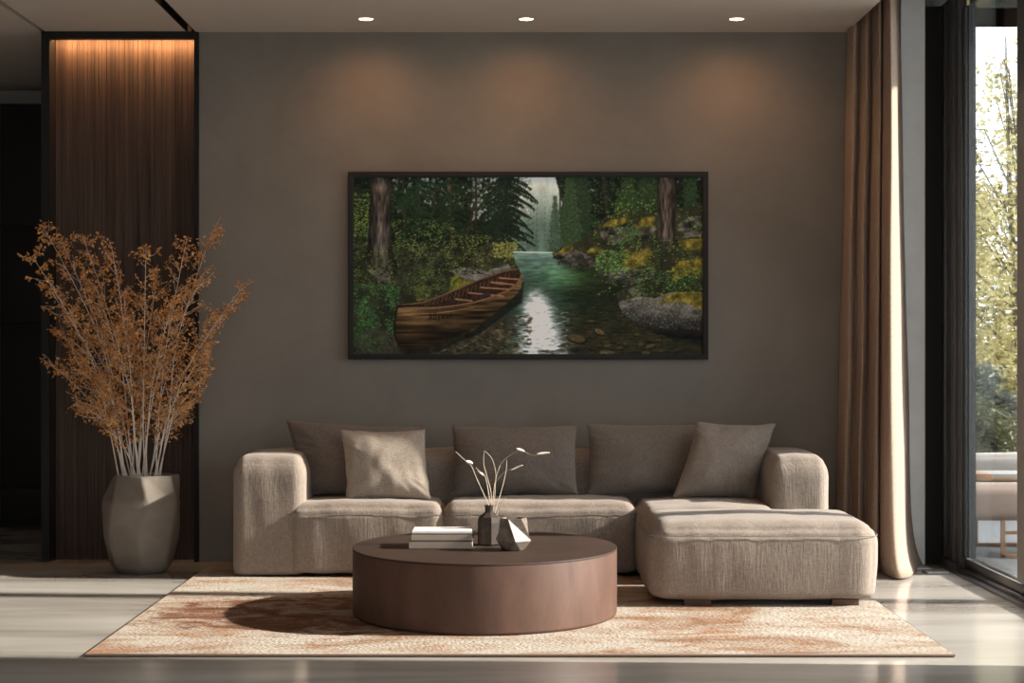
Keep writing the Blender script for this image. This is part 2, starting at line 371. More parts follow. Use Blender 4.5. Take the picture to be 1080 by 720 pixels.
    line([(500,215),(495,240),(487,262)], 1.3, 2.4, C(46,42,34), .4)
    line([(537,188),(532,215),(529,238),(520,257),(508,263)], 1.6, 3.0, C(48,42,34), .4)
    line([(497,188),(480,222),(466,240)], .8, .8, C(36,34,30), .3)
    # hanging conifer branches
    def branch(x, y, L, dirx, droop, col, n=None):
        n = n or int(L*1.5)
        for k in range(n):
            t = k/n; px = x+dirx*L*t; py = y+droop*L*t*t+L*.04*t
            dab(px, py, 1.5, .5, dirx*.5*t, col*rg.uniform(.65, 1.25), .9)
            for q in range(2):
                dab(px+rg.uniform(-1, 1), py+rg.uniform(.2, 2.6*(1-t*.5)), .45, rg.uniform(.7, 1.6), rg.uniform(-.5, .5), col*rg.uniform(.6, 1.3), .75)
    for k in range(30):
        y = 186+k*2.2+rg.uniform(-1, 1)
        branch(534-k*.15, y, rg.uniform(12, 34), 1, rg.uniform(.2, .65), C(24,38,28))
        branch(534-k*.15, y, rg.uniform(10, 30), -1, rg.uniform(.2, .6), C(26,42,30))
    for k in range(26):
        branch(476, 190+k*2.3, rg.uniform(8, 22), rg.choice([-1, 1]), rg.uniform(.1, .6), C(30,50,30))
    for k in range(24):
        branch(440, 190+k*2.4, rg.uniform(10, 26), rg.choice([-1, 1]), rg.uniform(.1, .5), C(28,54,34))
    # conifers right of the gap
    for cx, top, bot, wd, col in ((612,170,256,22,C(40,58,38)), (601,178,264,20,C(50,72,46)), (585,208,266,9,C(62,84,66)), (662,180,232,20,C(44,66,36)), (683,170,222,20,C(40,60,36)), (728,180,250,18,C(36,62,36))):
        line([(cx,top+6),(cx,bot)], .6, 1.4, C(38,36,30), .3)
        for k in range(int((bot-top)/1.9)):
            y = top+k*1.9; w = wd*(.2+.8*(y-top)/(bot-top))*rg.uniform(.6, 1.05)
            for d in (-1, 1): branch(cx, y, w, d, rg.uniform(.2, .5), col, int(w*1.3)+2)
    # left bank: ground, bushes, stones
    bank = poly([(373,250),(400,262),(440,258),(480,262),(520,258),(548,266),(546,276),(541,286),(520,292),(470,312),(425,324),(416,345),(420,372),(373,374)], .8, 2)
    blend(bank*.85, C(30,32,22)+(n2*n1)[..., None]*C(60,62,40))
    slab = poly([(474,286),(490,281),(512,286),(536,279),(540,284),(512,296),(488,294)], .5)
    blend(slab, C(96,94,88)*(.55+.8*fbm(4, 31, .5)[..., None]))
    for k in range(9): line([(478+k*6,287+rg.uniform(-2,3)),(486+k*6,290+rg.uniform(-2,2))], .35, .3, C(36,34,30))
    moss = poly([(474,292),(480,289),(500,296),(494,304),(474,309)], .7)
    blend(moss, C(92,92,30)*(.5+.9*n3[..., None]))
    blend(poly([(388,284),(398,281),(412,288),(413,298),(398,297)], .6), C(78,74,70)*(.5+.9*n3[..., None]))
    blend(poly([(435,302),(446,298),(456,306),(455,316),(440,318)], .6), C(80,84,40)*(.4+.9*n3[..., None]))
    GL = [C(62,92,44), C(88,112,50), C(40,72,34), C(116,130,62), C(48,70,38)]
    d2 = np.clip(fbm(10, 41)*2.6-.85, .02, 1)
    foliage(5200, (373,232,475,306), GL, (.4, 1.3), d2, .5, .7)
    foliage(900, (373,228,520,290), [C(18,26,16), C(26,34,20)], (.6, 1.8), 1-d2*.5)
    foliage(1700, (470,248,546,288), [C(96,104,44), C(66,84,36), C(120,122,58), C(48,62,32)], (.5, 1.3), d2)
    foliage(500, (519,256,546,272), [C(150,146,70), C(118,122,58), C(88,98,46)], (.5, 1.2))
    foliage(400, (373,205,390,250), [C(110,130,52), C(70,96,44)], (.5,1.4))
    foliage(3200, (373,300,422,362), [C(54,100,50), C(76,124,62), C(34,68,36), C(40,80,40)], (.5, 1.5), d2, .5, .75)
    foliage(700, (432,284,482,312), [C(60,84,36), C(84,98,44), C(40,60,30)], (.5, 1.4), d2)
    foliage(900, (412,232,480,280), [C(128,138,70), C(96,112,52), C(70,92,44)], (.5, 1.3), d2)
    blend(poly([(373,350),(392,346),(417,352),(424,368),(440,374),(373,374)], .8, 3)*.75, C(58,52,44)*(.5+.9*n2[..., None]))
    foliage(500, (373,340,412,372), [C(34,62,32), C(48,84,40)], (.6, 1.5), d2)
    # big left trunk
    tr = poly([(390.5,186),(412.5,186),(412,220),(412.5,255),(416,270),(421,284),(409,280),(400,282),(390,279),(383,276),(387,262),(389,240),(391,215)], .15)
    bark = fbm(2.2, 51, 5.0)
    blend(tr, C(96,90,82)*(.25+.95*bark[..., None])*np.clip(1.15-np.abs(PX-402)/16, .4, 1.1)[..., None])
    foliage(240, (383,262,420,284), [C(80,96,36), C(60,78,30)], (.5, 1.2))
    # water
    water = poly([(541,266),(582,266.5),(584,272),(612,281),(628,284),(630,292),(640,297),(656,302),(650,318),(656,330),(670,340),(696,354),(715,359),(742,364),(742,374),(425,374),(440,366),(480,352),(520,330),(547,300),(548,285),(543,276)], .12)
    base = C(88,122,112)+np.clip((PY-266)/42, 0, 1)[..., None]*(C(38,58,44)-C(88,122,112))
    rt = np.clip((PX-583-(PY-270)*.15)/26, 0, 1)[..., None]
    base = base*(1-rt)+(C(30,38,24))*rt
    green = np.exp(-((PX-598)/28)**2-((PY-292)/11)**2)[..., None]
    base = base+green*C(26,56,22)*.7
    low = np.clip((PY-322)/30, 0, 1)[..., None]*np.clip((PX-575)/30, 0, 1)[..., None]
    base = base*(1-low*.6)+C(56,46,28)*low*.6
    base = base*(.62+.76*fbm(8, 61, .22)[..., None])
    cx = 566+(PY-320)*.12
    cl = np.clip((PY-322)/14, 0, 1)[..., None]*np.clip((548-PX)/20, 0, 1)[..., None]
    base = base*(1-cl*.8)+C(52,46,34)*(.5+n2[..., None])*cl*.8
    br = np.exp(-((PX-cx)/(9+(PY-300)*.16))**2)*np.clip((PY-300)/24, 0, 1)
    br = np.clip(br*1.7*(.15+1.5*fbm(6, 71, .3)), 0, 1)
    base = base*(1-br[..., None])+C(198,207,214)*br[..., None]
    blend(water, base)
    line([(541,266),(582,266.6)], .5, .5, C(190,198,196))
    for _ in range(520):                           # stones under water
        x = rg.uniform(560, 725); y = rg.uniform(304, 373)
        if y < 368 and x < 596-(y-330)*.15: continue
        if x > 650 and y < 322+(x-650)*.5+6: continue
        s = rg.uniform(1.0, 4.2)*(.4+.9*(y-300)/70)
        c = [C(100,84,50), C(76,70,44), C(128,112,70), C(56,56,40), C(66,70,56)][rg.randint(5)]
        dab(x, y+.5, s*1.3, s*.5, rg.uniform(-.25, .25), C(18,20,14), .38)
        dab(x, y, s, s*.4, rg.uniform(-.25, .25), c*rg.uniform(.5, 1.0), .38)
    for _ in range(620):
        x = rg.uniform(440, 560); y = rg.uniform(332, 373)
        if y < 372-(x-440)*.36: continue
        s = rg.uniform(.8, 3.4); dab(x, y, s, s*.4, rg.uniform(-.3, .3), [C(92,76,48), C(66,56,38), C(120,106,78), C(34,32,26)][rg.randint(4)]*rg.uniform(.5, 1.1), .6)
    for (sx_, sy_, a_, b2, an, cc) in ((608,356,9.5,4.6,.2,C(96,80,46)), (632,349,6,3,.5,C(110,88,48)), (640,371,9,2.6,0,C(100,88,60)), (655,361,8,2.4,.3,C(60,54,36)), (622,338,6,1.6,0,C(70,66,40))):
        dab(sx_, sy_+1, a_*1.1, b2, an, C(16,16,10), .6); dab(sx_, sy_, a_, b2*.85, an, cc, .6)
        for _ in range(26): dab(sx_+rg.uniform(-.7,.7)*a_, sy_+rg.uniform(-.6,.5)*b2, rg.uniform(.6,2), rg.uniform(.3,.8), an, cc*rg.uniform(.6,1.35), .4)
    for _ in range(150):
        x = rg.uniform(545, 600); y = rg.uniform(325, 373)
        dab(x, y, rg.uniform(1, 4), .4, rg.uniform(-.25, .25), C(206,214,220) if rg.rand() < .5 else C(30,34,30), .5)
    # right bank
    rb = poly([(588,262),(605,258),(625,246),(632,232),(660,222),(690,224),(742,215),(742,320),(706,312),(675,312),(652,320),(650,310),(662,301),(640,297),(630,291),(626,284),(600,280),(583,272)], .5, 2)
    blend(rb*.9, C(34,34,24)+(n2*n1)[..., None]*C(54,50,30))
    rk = (.1+1.25*fbm(7, 81, .7)**1.3)[..., None]
    for pts in ([(582,268),(596,262),(612,266),(626,272),(628,281),(606,281),(592,276)], [(632,244),(640,236),(656,232),(664,240),(658,254),(644,259),(634,252)],
                [(656,243),(668,236),(690,238),(693,248),(676,255),(662,252)], [(714,238),(726,230),(741,228),(741,250),(722,250)], [(628,288),(650,280),(672,284),(690,282),(690,292),(664,300),(640,298)], [(660,306),(672,300),(680,306),(672,314)]):
        blend(poly(pts, .5), C(104,100,92)*rk)
    for _ in range(60):
        x = rg.uniform(584, 626); y = rg.uniform(268, 281); line([(x,y),(x+rg.uniform(-3,3),y+3)], .4, .3, C(30,28,24), 0, .7)
    for _ in range(40):
        x = rg.uniform(632, 690); y = rg.uniform(284, 297); line([(x,y),(x+6,y+rg.uniform(-1.5,1.5))], .4, .3, C(28,26,22), 0, .7)
    GR = [C(48,86,36), C(70,112,46), C(34,62,30), C(96,126,52)]
    foliage(700, (626,188,690,236), [C(70,96,44), C(100,118,52), C(48,74,38)], (.5,1.5), d2)
    foliage(3600, (626,215,741,312), GR, (.6, 1.6), d2*.8)
    foliage(700, (628,264,664,286), [C(92,130,64), C(70,108,50)], (.5, 1.4))
    foliage(260, (650,240,676,262), [C(84,120,52), C(60,92,40)], (.5, 1.3))
    mossc = [C(124,112,36), C(98,94,34), C(74,78,28), C(140,126,48)]
    mm = .25+1.1*fbm(4, 91)[..., None]
    for pts in ([(656,278),(664,268),(682,262),(688,268),(680,280),(668,284)], [(708,284),(716,276),(741,272),(741,288),(722,292),(708,296)],
                [(634,240),(644,232),(662,228),(664,234),(650,238)], [(668,240),(676,230),(690,228),(688,238),(674,242)], [(583,270),(592,262),(604,258),(604,264)], [(618,266),(626,258),(634,264),(630,270)], [(712,256),(726,252),(741,252),(741,262),(722,264)]):
        blend(poly(pts, .5), C(116,106,34)*mm)
    foliage(360, (656,262,690,284), mossc, (.4, 1)); foliage(300, (708,272,741,294), mossc, (.4, 1))
    foliage(500, (672,284,741,306), GR, (.6, 1.6), np.clip(d2*1.4, 0, 1))
    # right trunk
    tr = poly([(692.5,186),(713,186),(713,225),(711,250),(716,258),(700,262),(690,260),(694,240)], .12)
    blend(tr, C(98,86,78)*(.22+.9*fbm(2.0, 97, 5)[..., None])*np.clip(1.15-np.abs(PX-702)/16, .4, 1.1)[..., None])
    foliage(160, (690,250,720,266), GR, (.5, 1.3))
    # boulder
    bl = poly([(651,319),(660,315),(674,312),(690,314),(707,308),(741,308),(741,357),(722,357),(704,354),(686,349),(668,339),(656,330)], .3)
    shade = np.clip(1.35-(PY-312-(PX-700)*.08)/36, .12, 1.15)[..., None]
    blend(bl, C(100,98,92)*(.25+.75*fbm(9,84,.6)+.35*fbm(1.6,83))[..., None]*shade)
    for _ in range(420):
        x = rg.uniform(655, 741); y = rg.uniform(314, 346)
        if y > 322+(x-655)*.4+8: continue
        dab(x, y, .7, .5, 0, C(158,152,140) if rg.rand() < .5 else C(48,46,42), .5)
    blend(poly([(693,322),(700,314),(712,308),(728,307),(741,308),(741,327),(730,322),(718,318),(706,318)], .4), C(124,110,36)*mm)
    foliage(240, (694,308,741,320), mossc, (.4, 1))
    foliage(120, (660,308,694,318), [C(70,90,36), C(110,106,40)], (.4, 1))
    # canoe
    far = [(420,322),(447,318.5),(476,307.7),(506,294.5),(532,286),(546.6,283.5)]
    near = [(550,290),(546,299),(535,306.5),(518,313),(500,318.5),(480,322),(462,324),(440,324.5),(420,325)]
    blend(poly([(425,372),(455,372),(508,350),(550,318),(553,296),(545,300),(500,348),(440,366)], .3, 4)*.6, C(16,16,12))
    hull = poly([(418.5,322),(416,338),(416,352),(420,364.5),(430,369.5),(445,367),(462,362),(482,354),(500,345),(519,332),(535,319),(545,310),(549.8,303),(550.5,290),(546,284),(535,306),(500,318),(462,324)])
    down = np.clip((PY-(325-np.clip(PX-462, 0, 90)*.2))/42, 0, 1)
    plank = .35+.85*noise(26, 301, .07)*(.6+.8*fbm(12,311,.3))+.25*np.exp(-((PX-440)/16)**2)
    hc = (C(98,74,42)*(1-down[..., None])+C(32,24,15)*down[..., None])*plank[..., None]
    hc = hc*np.where(np.abs(((PY+(PX-420)*.12*(PX > 420))) % 5.2-2.6) < .35, .85, 1.0)[..., None]
    blend(hull, hc)
    blend(poly([(419,322),(447,318.5),(476,307.7),(506,294.5),(532,286),(546.6,284),(549,290),(544,299),(533,306),(500,317),(462,322.5)]), C(50,34,24)*(.6+.7*n3[..., None]))
    for k in range(22):                           # ribs on the inner side
        t = k/22; x = 446+t*96; y = 319-t*34
        line([(x,y+1),(x-3+t*2,y+5+3*math.sin(t*3.1))], .45, .45, C(98,72,50), .3, .7)
    for (a, b) in (((494,308.5),(531,312)), ((507,303),(538,305)), ((517,297.5),(542,300)), ((526,293),(547,294.5)), ((480,315),(498,317))):
        line([a, b], .9, .9, C(132,92,62), .2)
    dab(512,311,6,1.8,-.1,C(34,38,48),.9); dab(527,298.5,6,1.6,.1,C(140,92,56),.7)
    line(far, .9, .7, C(98,70,50), .15); line(near, .8, 1.1, C(108,76,54), .15)
    line([(419,323),(430,322),(446,322)], 1.5, .6, C(28,22,20)); line([(419,323),(416.3,340),(416.6,353),(421,365)], 1.1, 1.1, C(30,22,16))
    line([(424,331),(460,330),(500,324)], .35, .35, C(186,138,80), .2, .5)
    ink = C(30,18,12)                             # lettering on the bow
    for seg in ([(452.5,337),(454,330),(455.5,336.5)], [(453,334.5),(455.5,334.3)], [(457.5,329.8),(457.8,336.4)], [(459.8,332),(460,336)], [(459.8,330.4),(459.8,330.6)], [(462,332),(463.2,335.2),(464.4,331.8)], [(463.4,335),(462.2,338)],
                [(466,331.6),(466.5,335.6),(467.6,333),(468.8,335.2),(469.3,331.2)], [(471,332),(473,331.6),(473,335.2),(471,335.3),(471,333.6),(473,333.2)], [(475,329),(475.2,334.6)], [(476.6,330.6),(475.4,332.4),(477,334.2)]):
        line(seg, .5, .5, ink, 0, .85)
    img[:] = img*(.95+.1*rg.rand(H, W, 1))
    pp = np.pad(img, ((1,1),(1,1),(0,0)), mode='edge'); bl_ = (pp[:-2,1:-1]+pp[2:,1:-1]+pp[1:-1,:-2]+pp[1:-1,2:]+pp[1:-1,1:-1]*2)/6
    return np.clip(bl_*.6+img*.4, 0, 1)
# ------------------------------------------------------------------ room shell
WY = 9.5; H = 2.79; BX = 1.79; WX = 2.27; PX0, PX1 = 2.05, 2.175; LW = -4.6; RB = -1.6; CY = 11.6
struct(boxes('floor', M['floor'], (LW-.2, 2.36, RB-.2, CY+.2, -.12, 0)))
struct(boxes('wall_back', M['wall'], (-1.625, PX0, WY, WY+.22, 0, 3.06)))
struct(boxes('wall_pillar', M['white'], (PX0, PX1, 9.38, WY+.22, 0, 3.0)))
struct(boxes('wall_left', M['sidewall'], (LW-.15, LW, RB, CY+.2, 0, 3.0)))
struct(boxes('wall_rear', M['sidewall'], (LW, -1.6, RB-.15, RB, 0, 3.0), (1.0, 2.4, RB-.15, RB, 0, 3.0), (-1.6, 1.0, RB-.15, RB, 0, .12), (-1.6, 1.0, RB-.15, RB, 2.72, 3.0)))
struct(boxes('window_6', M['glass'], (-1.6, 1.0, RB-.08, RB-.07, .12, 2.72)))  # unseen rear window, added so sky light fills the front-facing surfaces
struct(boxes('fill_window_bars', M['frame'], *[(x, x+.06, RB-.11, RB-.04, .12, 2.72) for x in (-1.6, -.33, .94)]))  # bars of the added rear window
struct(boxes('wall_corridor', M['sidewall'], (LW, -2.35, CY+.05, CY+.2, 0, 3.0)))
struct(boxes('wall_niche', M['blackmat'], (-2.46, -1.625, WY+.14, WY+.30, 0, 3.06), (-2.46, -2.40, WY+.30, CY+.05, 0, 3.06)))
struct(boxes('ceiling', M['ceil'], (-1.64, BX, RB, WY, H, H+.27), (-2.43, -1.69, RB, WY+.14, H, H+.27), (LW, -2.46, RB, CY+.2, H, H+.27)))
struct(boxes('ceiling_void', M['blackmat'], (LW, BX, RB, CY+.2, 3.061, 3.10), (-1.70, -1.63, RB, WY, 2.90, 2.92), (-2.47, -2.42, RB, WY, 2.86, 2.88)))
struct(boxes('ceiling_pocket', M['ceil'], (BX, 2.44, RB, WY+.2, 3.0, 3.10)))
struct(boxes('trim_1', M['blackmat'], (-1.645, -1.64, RB, WY, H, 2.9), (-1.69, -1.685, RB, WY, H, 2.9)))
struct(boxes('wall_right', M['sidewall'], (WX, 2.40, 4.3, 6.26, 0, 3.0), (WX, 2.40, RB, .6, 0, 3.0)))
struct(boxes('trim_2', M['frame'], (WX-.02, 2.40, .6, 9.5, 2.90, 3.0), (WX, 2.36, .6, 4.3, 0, .085)))
# the wood feature panel with its black frame and hidden light strip
t = thing('wood_wall_panel', 'tall dark wood wall panel in a black frame, lit warm from its top edge', 'wall panel', (-2.04, WY, 0))
def sub(o, par): o.parent = par; o.matrix_parent_inverse = Matrix.Translation(par.location).inverted() if par.rotation_euler.z == 0 else (Matrix.Translation(par.location) @ Matrix.Rotation(par.rotation_euler.z, 4, 'Z')).inverted(); return o
bm = bmesh.new(); random.seed(4)
x = -2.405
while x < -1.652:
    wd = random.choice((.012, .018, .024, .03)); x1 = min(-1.650, x+wd)
    box(bm, x, x1-.0012, WY+.10-random.uniform(0, .004), WY+.139, .0, 2.785); x = x1
sub(obj('wood_board', bm, M['wood']), t)
fr = sub(boxes('frame_post', M['black'], (-2.45, -2.407, WY-.03, WY+.139, 0, H-.001)), t); sub(boxes('frame_post', M['black'], (-1.648, -1.626, WY-.02, WY+.139, 0, H-.001)), t)
sub(boxes('frame_beam', M['black'], (-2.407, -1.648, WY-.03, WY+.015, 2.752, H-.001)), t)
sub(boxes('light_strip', M['led'], (-2.40, -1.655, WY+.025, WY+.045, 2.770, 2.778)), t)
la = bpy.data.lights.new('strip_light', 'AREA'); la.shape = 'RECTANGLE'; la.size = .74; la.size_y = .02; la.energy = 6.0; la.color = (1, .52, .22)
lo = bpy.data.objects.new('strip_light', la); C.objects.link(lo); lo.location = (-2.03, WY+.045, 2.766); lo.rotation_euler = (math.radians(22), 0, 0)
# the dark cabinets in the passage
t = thing('tall_cabinet', 'black floor-to-ceiling cabinet wall at the end of the left passage', 'cabinet', (-3.5, CY, 0))
sub(boxes('body', M['blackmat'], (LW+.01, -2.465, CY-.30, CY+.04, .0, 2.66)), t)
zz = [.03, .36, .72, 1.31, 1.98, 2.655]
zz = [.03] + [CZ-(p-VY)*(CY-.33)/F for p in (515, 341, 237)] + [2.655]
xs = [-4.58, -3.88, -3.175, -2.47]
for i in range(3):
    for a, b in zip(zz, zz[1:]):
        sub(boxes('door', M['cab'], (xs[i]+.004, xs[i+1]-.004, CY-.33, CY-.301, a+.004, b-.004), bev=.002), t)
# ------------------------------------------------------------------ glazing on the right
def glazing(n, y0, y1, prof0=.06, prof1=.06):
    t = bpy.data.objects.new('window_%d' % n, None); C.objects.link(t); t.location = (WX, y0, 0); struct(t)
    def s(o): sub(o, t); return o
    s(boxes('track', M['frame'], (WX-.01, 2.345, y0, y1, 0, .03), (WX+.012, WX+.03, y0, y1, .03, .075), (WX+.04, WX+.10, y0, y1, .03, .085), bev=.002))
    s(boxes('top_rail', M['frame'], (WX+.035, WX+.09, y0, y1, 2.82, 2.90)))
    s(boxes('stile', M['frame'], (WX, WX+.05, y0, y0+prof0, .085, 2.82), (WX+.012, WX+.03, y0+prof0, y0+prof0+.012, .085, 2.82)))
    s(boxes('stile', M['frame'], (WX, WX+.05, y1-prof1, y1, .085, 2.82), (WX+.012, WX+.03, y1-prof1-.012, y1-prof1, .085, 2.82)))
    s(boxes('pane', M['glass'], (WX+.018, WX+.026, y0+prof0, y1-prof1, .085, 2.82)))
glazing(1, 7.96, 8.98); glazing(2, 6.26, 7.96); glazing(3, .6, 2.45); glazing(4, 2.45, 4.3)  # last two windows are unseen, added to let in fill light
t = bpy.data.objects.new('window_5', None); C.objects.link(t); t.location = (PX1, 9.38, 0); struct(t)
sub(boxes('jamb_post', M['black'], (PX1, WX, 9.36, WY+.2, 0, 2.9)), t)
sub(boxes('side_casing', M['casing'], (WX, 2.29, 8.98, WY+.2, 0, 2.9), (WX-.012, WX, 9.30, 9.36, .0, 2.9), (WX-.006, WX, 9.18, 9.21, .0, 2.9), (WX-.014, WX, 9.10, 9.13, .0, 2.9), (WX-.008, WX, 8.98, 9.03, 0, 2.9), bev=.001), t)
sub(boxes('sill_track', M['frame'], (WX-.03, WX, 8.98, 9.36, 0, .05)), t)
struct(boxes('trim_3', M['frame'], (WX-.045, WX-.01, 6.12, 9.36, 0, .012)))
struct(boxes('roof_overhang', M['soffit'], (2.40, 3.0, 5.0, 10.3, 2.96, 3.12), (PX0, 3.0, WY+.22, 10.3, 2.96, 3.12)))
for x0, x1, y0, y1, lb in ((2.075, 2.145, 9.12, 9.30, 'small pale metal floor plate at the foot of the white pillar'), (2.09, 2.20, 8.96, 9.08, 'small pale metal floor plate nearer the viewer, beside the window track')):
    tag(boxes('floor_plate', M['plate'], (x0, x1, y0, y1, 0, .012), bev=.002), lb, 'floor plate')
# ------------------------------------------------------------------ ceiling lamps
def downlight(x, y, z, label, e, group='ceiling downlights'):
    t = thing('downlight', label, 'ceiling light', (x, y, z), 0, group)
    bm = bmesh.new(); lathe(bm, [(.034, .0), (.043, -.004), (.046, -.004), (.047, 0), (.047, .0), (.034, .0)], 32); obj('ring', bm, M['trimring'], t, .6)
    bm = bmesh.new(); lathe(bm, [(0, -.0015), (.034, -.001)], 32); obj('bulb', bm, M['lamp'], t)
    sp = bpy.data.lights.new('downlight_beam', 'SPOT'); sp.energy = e; sp.spot_size = math.radians(150); sp.spot_blend = 1; sp.shadow_soft_size = .03; sp.color = (1, .50, .22)
    s = bpy.data.objects.new('downlight_beam', sp); C.objects.link(s); s.location = (x, y, z-.012); s.rotation_euler = (math.radians(12), 0, 0)
DY = 1900*(H-CZ)/350
for px, lb in ((386, 'left ceiling downlight above the left end of the painting'), (555, 'middle ceiling downlight above the centre of the painting'), (777, 'right ceiling downlight nearest the curtain')):
    downlight((px-VX)*DY/F, DY, H, lb, 11.0)
t = thing('track_spotlight', 'small spotlight recessed in the black ceiling channel at top left', 'ceiling light', (-1.665, 8.72, 2.86))
bm = bmesh.new(); lathe(bm, [(.018, .03), (.019, -.02), (.016, -.02), (.015, .0), (0, .0)], 20); obj('housing', bm, M['trimring'], t, .6)
bm = bmesh.new(); lathe(bm, [(0, -.012), (.0145, -.012)], 20); obj('bulb', bm, M['lamp'], t)
# ------------------------------------------------------------------ rug
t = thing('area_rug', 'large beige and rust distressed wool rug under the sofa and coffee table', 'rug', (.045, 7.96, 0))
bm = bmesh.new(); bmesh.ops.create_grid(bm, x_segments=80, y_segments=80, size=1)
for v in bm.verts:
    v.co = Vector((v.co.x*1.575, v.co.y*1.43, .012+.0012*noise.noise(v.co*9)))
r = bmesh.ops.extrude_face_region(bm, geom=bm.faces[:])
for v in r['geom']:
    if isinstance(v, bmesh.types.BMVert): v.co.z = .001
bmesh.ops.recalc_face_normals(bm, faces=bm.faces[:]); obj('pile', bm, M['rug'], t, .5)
bm = bmesh.new(); tube(bm, [(-1.575,-1.43,.007),(1.575,-1.43,.007),(1.575,1.43,.007),(-1.575,1.43,.007),(-1.575,-1.43,.007)], .0055, n=8); obj('bound_edge', bm, plain('rug_binding', lin(.12, .08, .06), .9), t, .8)
# ------------------------------------------------------------------ sofa
t = thing('sectional_sofa', 'taupe fabric sectional sofa with low rounded arms along the dark wall', 'sofa', (.1, 9.1, .013))
B = .016
def so_(name, *a, **k): o = sub(obj(name, soft_box(*a, **k), M['sofa'], smooth=4), t); return o
so_('backrest', -1.30, 1.50, 9.17, 9.46, B, .598, (.06, .07, .03), .01, .006, 11, .006)
for a, zt, sd in (((-1.337, -.985, 8.76, 9.45), .590, 1), ((1.262, 1.545, 8.62, 9.45), .598, 2)):
    a_ = so_('armrest', a[0], a[1], a[2], a[3], B, zt, (.060, .10, .02), .022, .004, sd, .004)
seats = [(-1.065, -.312, 8.745, 9.22, 3), (-.308, .634, 8.745, 9.22, 4), (.638, 1.285, 8.455, 9.22, 5)]
for x0, x1, y0, y1, sd in seats:
    s = so_('seat_cushion', x0, x1, y0, y1, B+.008, .362, (.05, .062, .025), .026, .012, sd, .006, seam=.316)
    pp = sub(obj('piping', seam_loop(x0-.001, x1+.001, y0-.0075, y1, .316, .05), M['piping'], smooth=1), t)
    pp.parent = s; pp.matrix_parent_inverse = Matrix.Identity(4)
for x in (-1.28, -.35, .60, 1.45):
    for y in (8.86, 9.38): sub(boxes('foot', M['blackmat'], (x-.03, x+.03, y-.03, y+.03, .013, .05)), t)
# ottoman
t = thing('ottoman', 'large taupe fabric ottoman on dark block feet in front of the sofa', 'ottoman', (1.09, 8.06, .013))
x0, x1, y0, y1 = .612, 1.596, 7.725, 8.375
s = sub(obj('upholstery', soft_box(x0, x1, y0, y1, (.036), .366, (.085, .085, .035), .028, .014, 8, .0035, cuts=46, seam=.316, taper=.02), M['sofa'], smooth=4), t)
pp = sub(obj('piping', seam_loop(x0-.004, x1+.004, y0-.0095, y1+.009, .316, .085), M['piping'], smooth=1), t); pp.parent = s; pp.matrix_parent_inverse = Matrix.Identity(4)
for x in (.82, 1.46):
    for y in (7.80, 8.30): sub(boxes('foot', M['table'], (x-.058, x+.058, y-.03, y+.03, .013, .040), bev=.003), t)
# ------------------------------------------------------------------ cushions
def pillow(W, Hh, T, seed=0, pinch=.05, shear=0.0, wr=.006, N=56, droop=0.0, flare=0.0):
    bm = bmesh.new(); g = {}
    for s in (1, -1):
        for j in range(N+1):
            for i in range(N+1):
                if s == -1 and (i in (0, N) or j in (0, N)): g[s, i, j] = g[1, i, j]; continue
                u, v = -1+2*i/N, -1+2*j/N
                u = math.sin(u*math.pi/2)*.35+u*.65; v = math.sin(v*math.pi/2)*.35+v*.65
                cu, cv = max(0, 1-u*u), max(0, 1-v*v)
                x = u*W/2*(1-pinch*cv*abs(u)**1.5); z = v*Hh/2*(1-pinch*1.2*cu*abs(v)**1.5)
                th = (max(0, 1-abs(u)**2.6)**.58)*(max(0, 1-abs(v)**2.6)**.58)*(.8+.25*(.5-v*.5))
                y = -s*T/2*th
                n1 = noise.noise(Vector((x*7+seed, z*7, s*2.1))); n2 = noise.noise(Vector((x*17+seed*3, z*13, s)))
                a = math.atan2(v, u); rr = math.hypot(u, v)
                cr = noise.noise(Vector((a*9+seed, rr*.8, s*4)))*max(0, rr-.55)      # creases fanning from the corners
                y += -s*(n1*wr*1.8+n2*wr*.6+cr*wr*1.3)*min(1, th*2.2)
                x += noise.noise(Vector((seed, v*3, 5)))*.006*abs(u); z += noise.noise(Vector((u*3, seed, 9)))*.006*abs(v)
                z -= droop*cu*(v > 0)*v
                x = x*(1+flare*z/Hh)+shear*z
                g[s, i, j] = bm.verts.new((x, y, z+Hh/2))
        for j in range(N):
            for i in range(N):
                q = (g[s,i,j], g[s,i+1,j], g[s,i+1,j+1], g[s,i,j+1]); bm.faces.new(q if s == 1 else q[::-1])
    edge = [g[1,i,0].co.copy() for i in range(0, N+1, 2)]+[g[1,N,j].co.copy() for j in range(2, N+1, 2)]+[g[1,i,N].co.copy() for i in range(N-2, -1, -2)]+[g[1,0,j].co.copy() for j in range(N-2, -1, -2)]
    return bm, edge
def place(name, label, cat, W, Hh, T, x, y, z, lean, roll=0.0, yaw=0.0, mat='cushion', grp=None, **k):
    t = thing(name, label, cat, (x, y, z), 0, grp); t.rotation_euler = (math.radians(-lean), math.radians(roll), math.radians(yaw)); t.rotation_mode = 'YXZ'
    bm, e = pillow(W, Hh, T, **k); s = obj('cover', bm, M[mat], t, 4)
    bm = bmesh.new(); tube(bm, e, .0028, n=5, cap=False); obj('seam', bm, M[mat], t, 1); return t
SZ = .384
place('throw_pillow', 'large dark taupe cushion leaning in the left sofa corner behind a lighter pillow', 'cushion', .68, .375, .17, -.752, 9.04, SZ-.005, 14, 2.5, -3, 'cushion', seed=1, pinch=.05, wr=.010, shear=-.20, flare=.10)
place('throw_pillow', 'light beige square pillow standing in front of the dark cushion at left', 'pillow', .415, .345, .15, -.598, 8.875, SZ-.004, 12, 0, 3, 'pillow', seed=2, pinch=.055, wr=.007, shear=-.09)
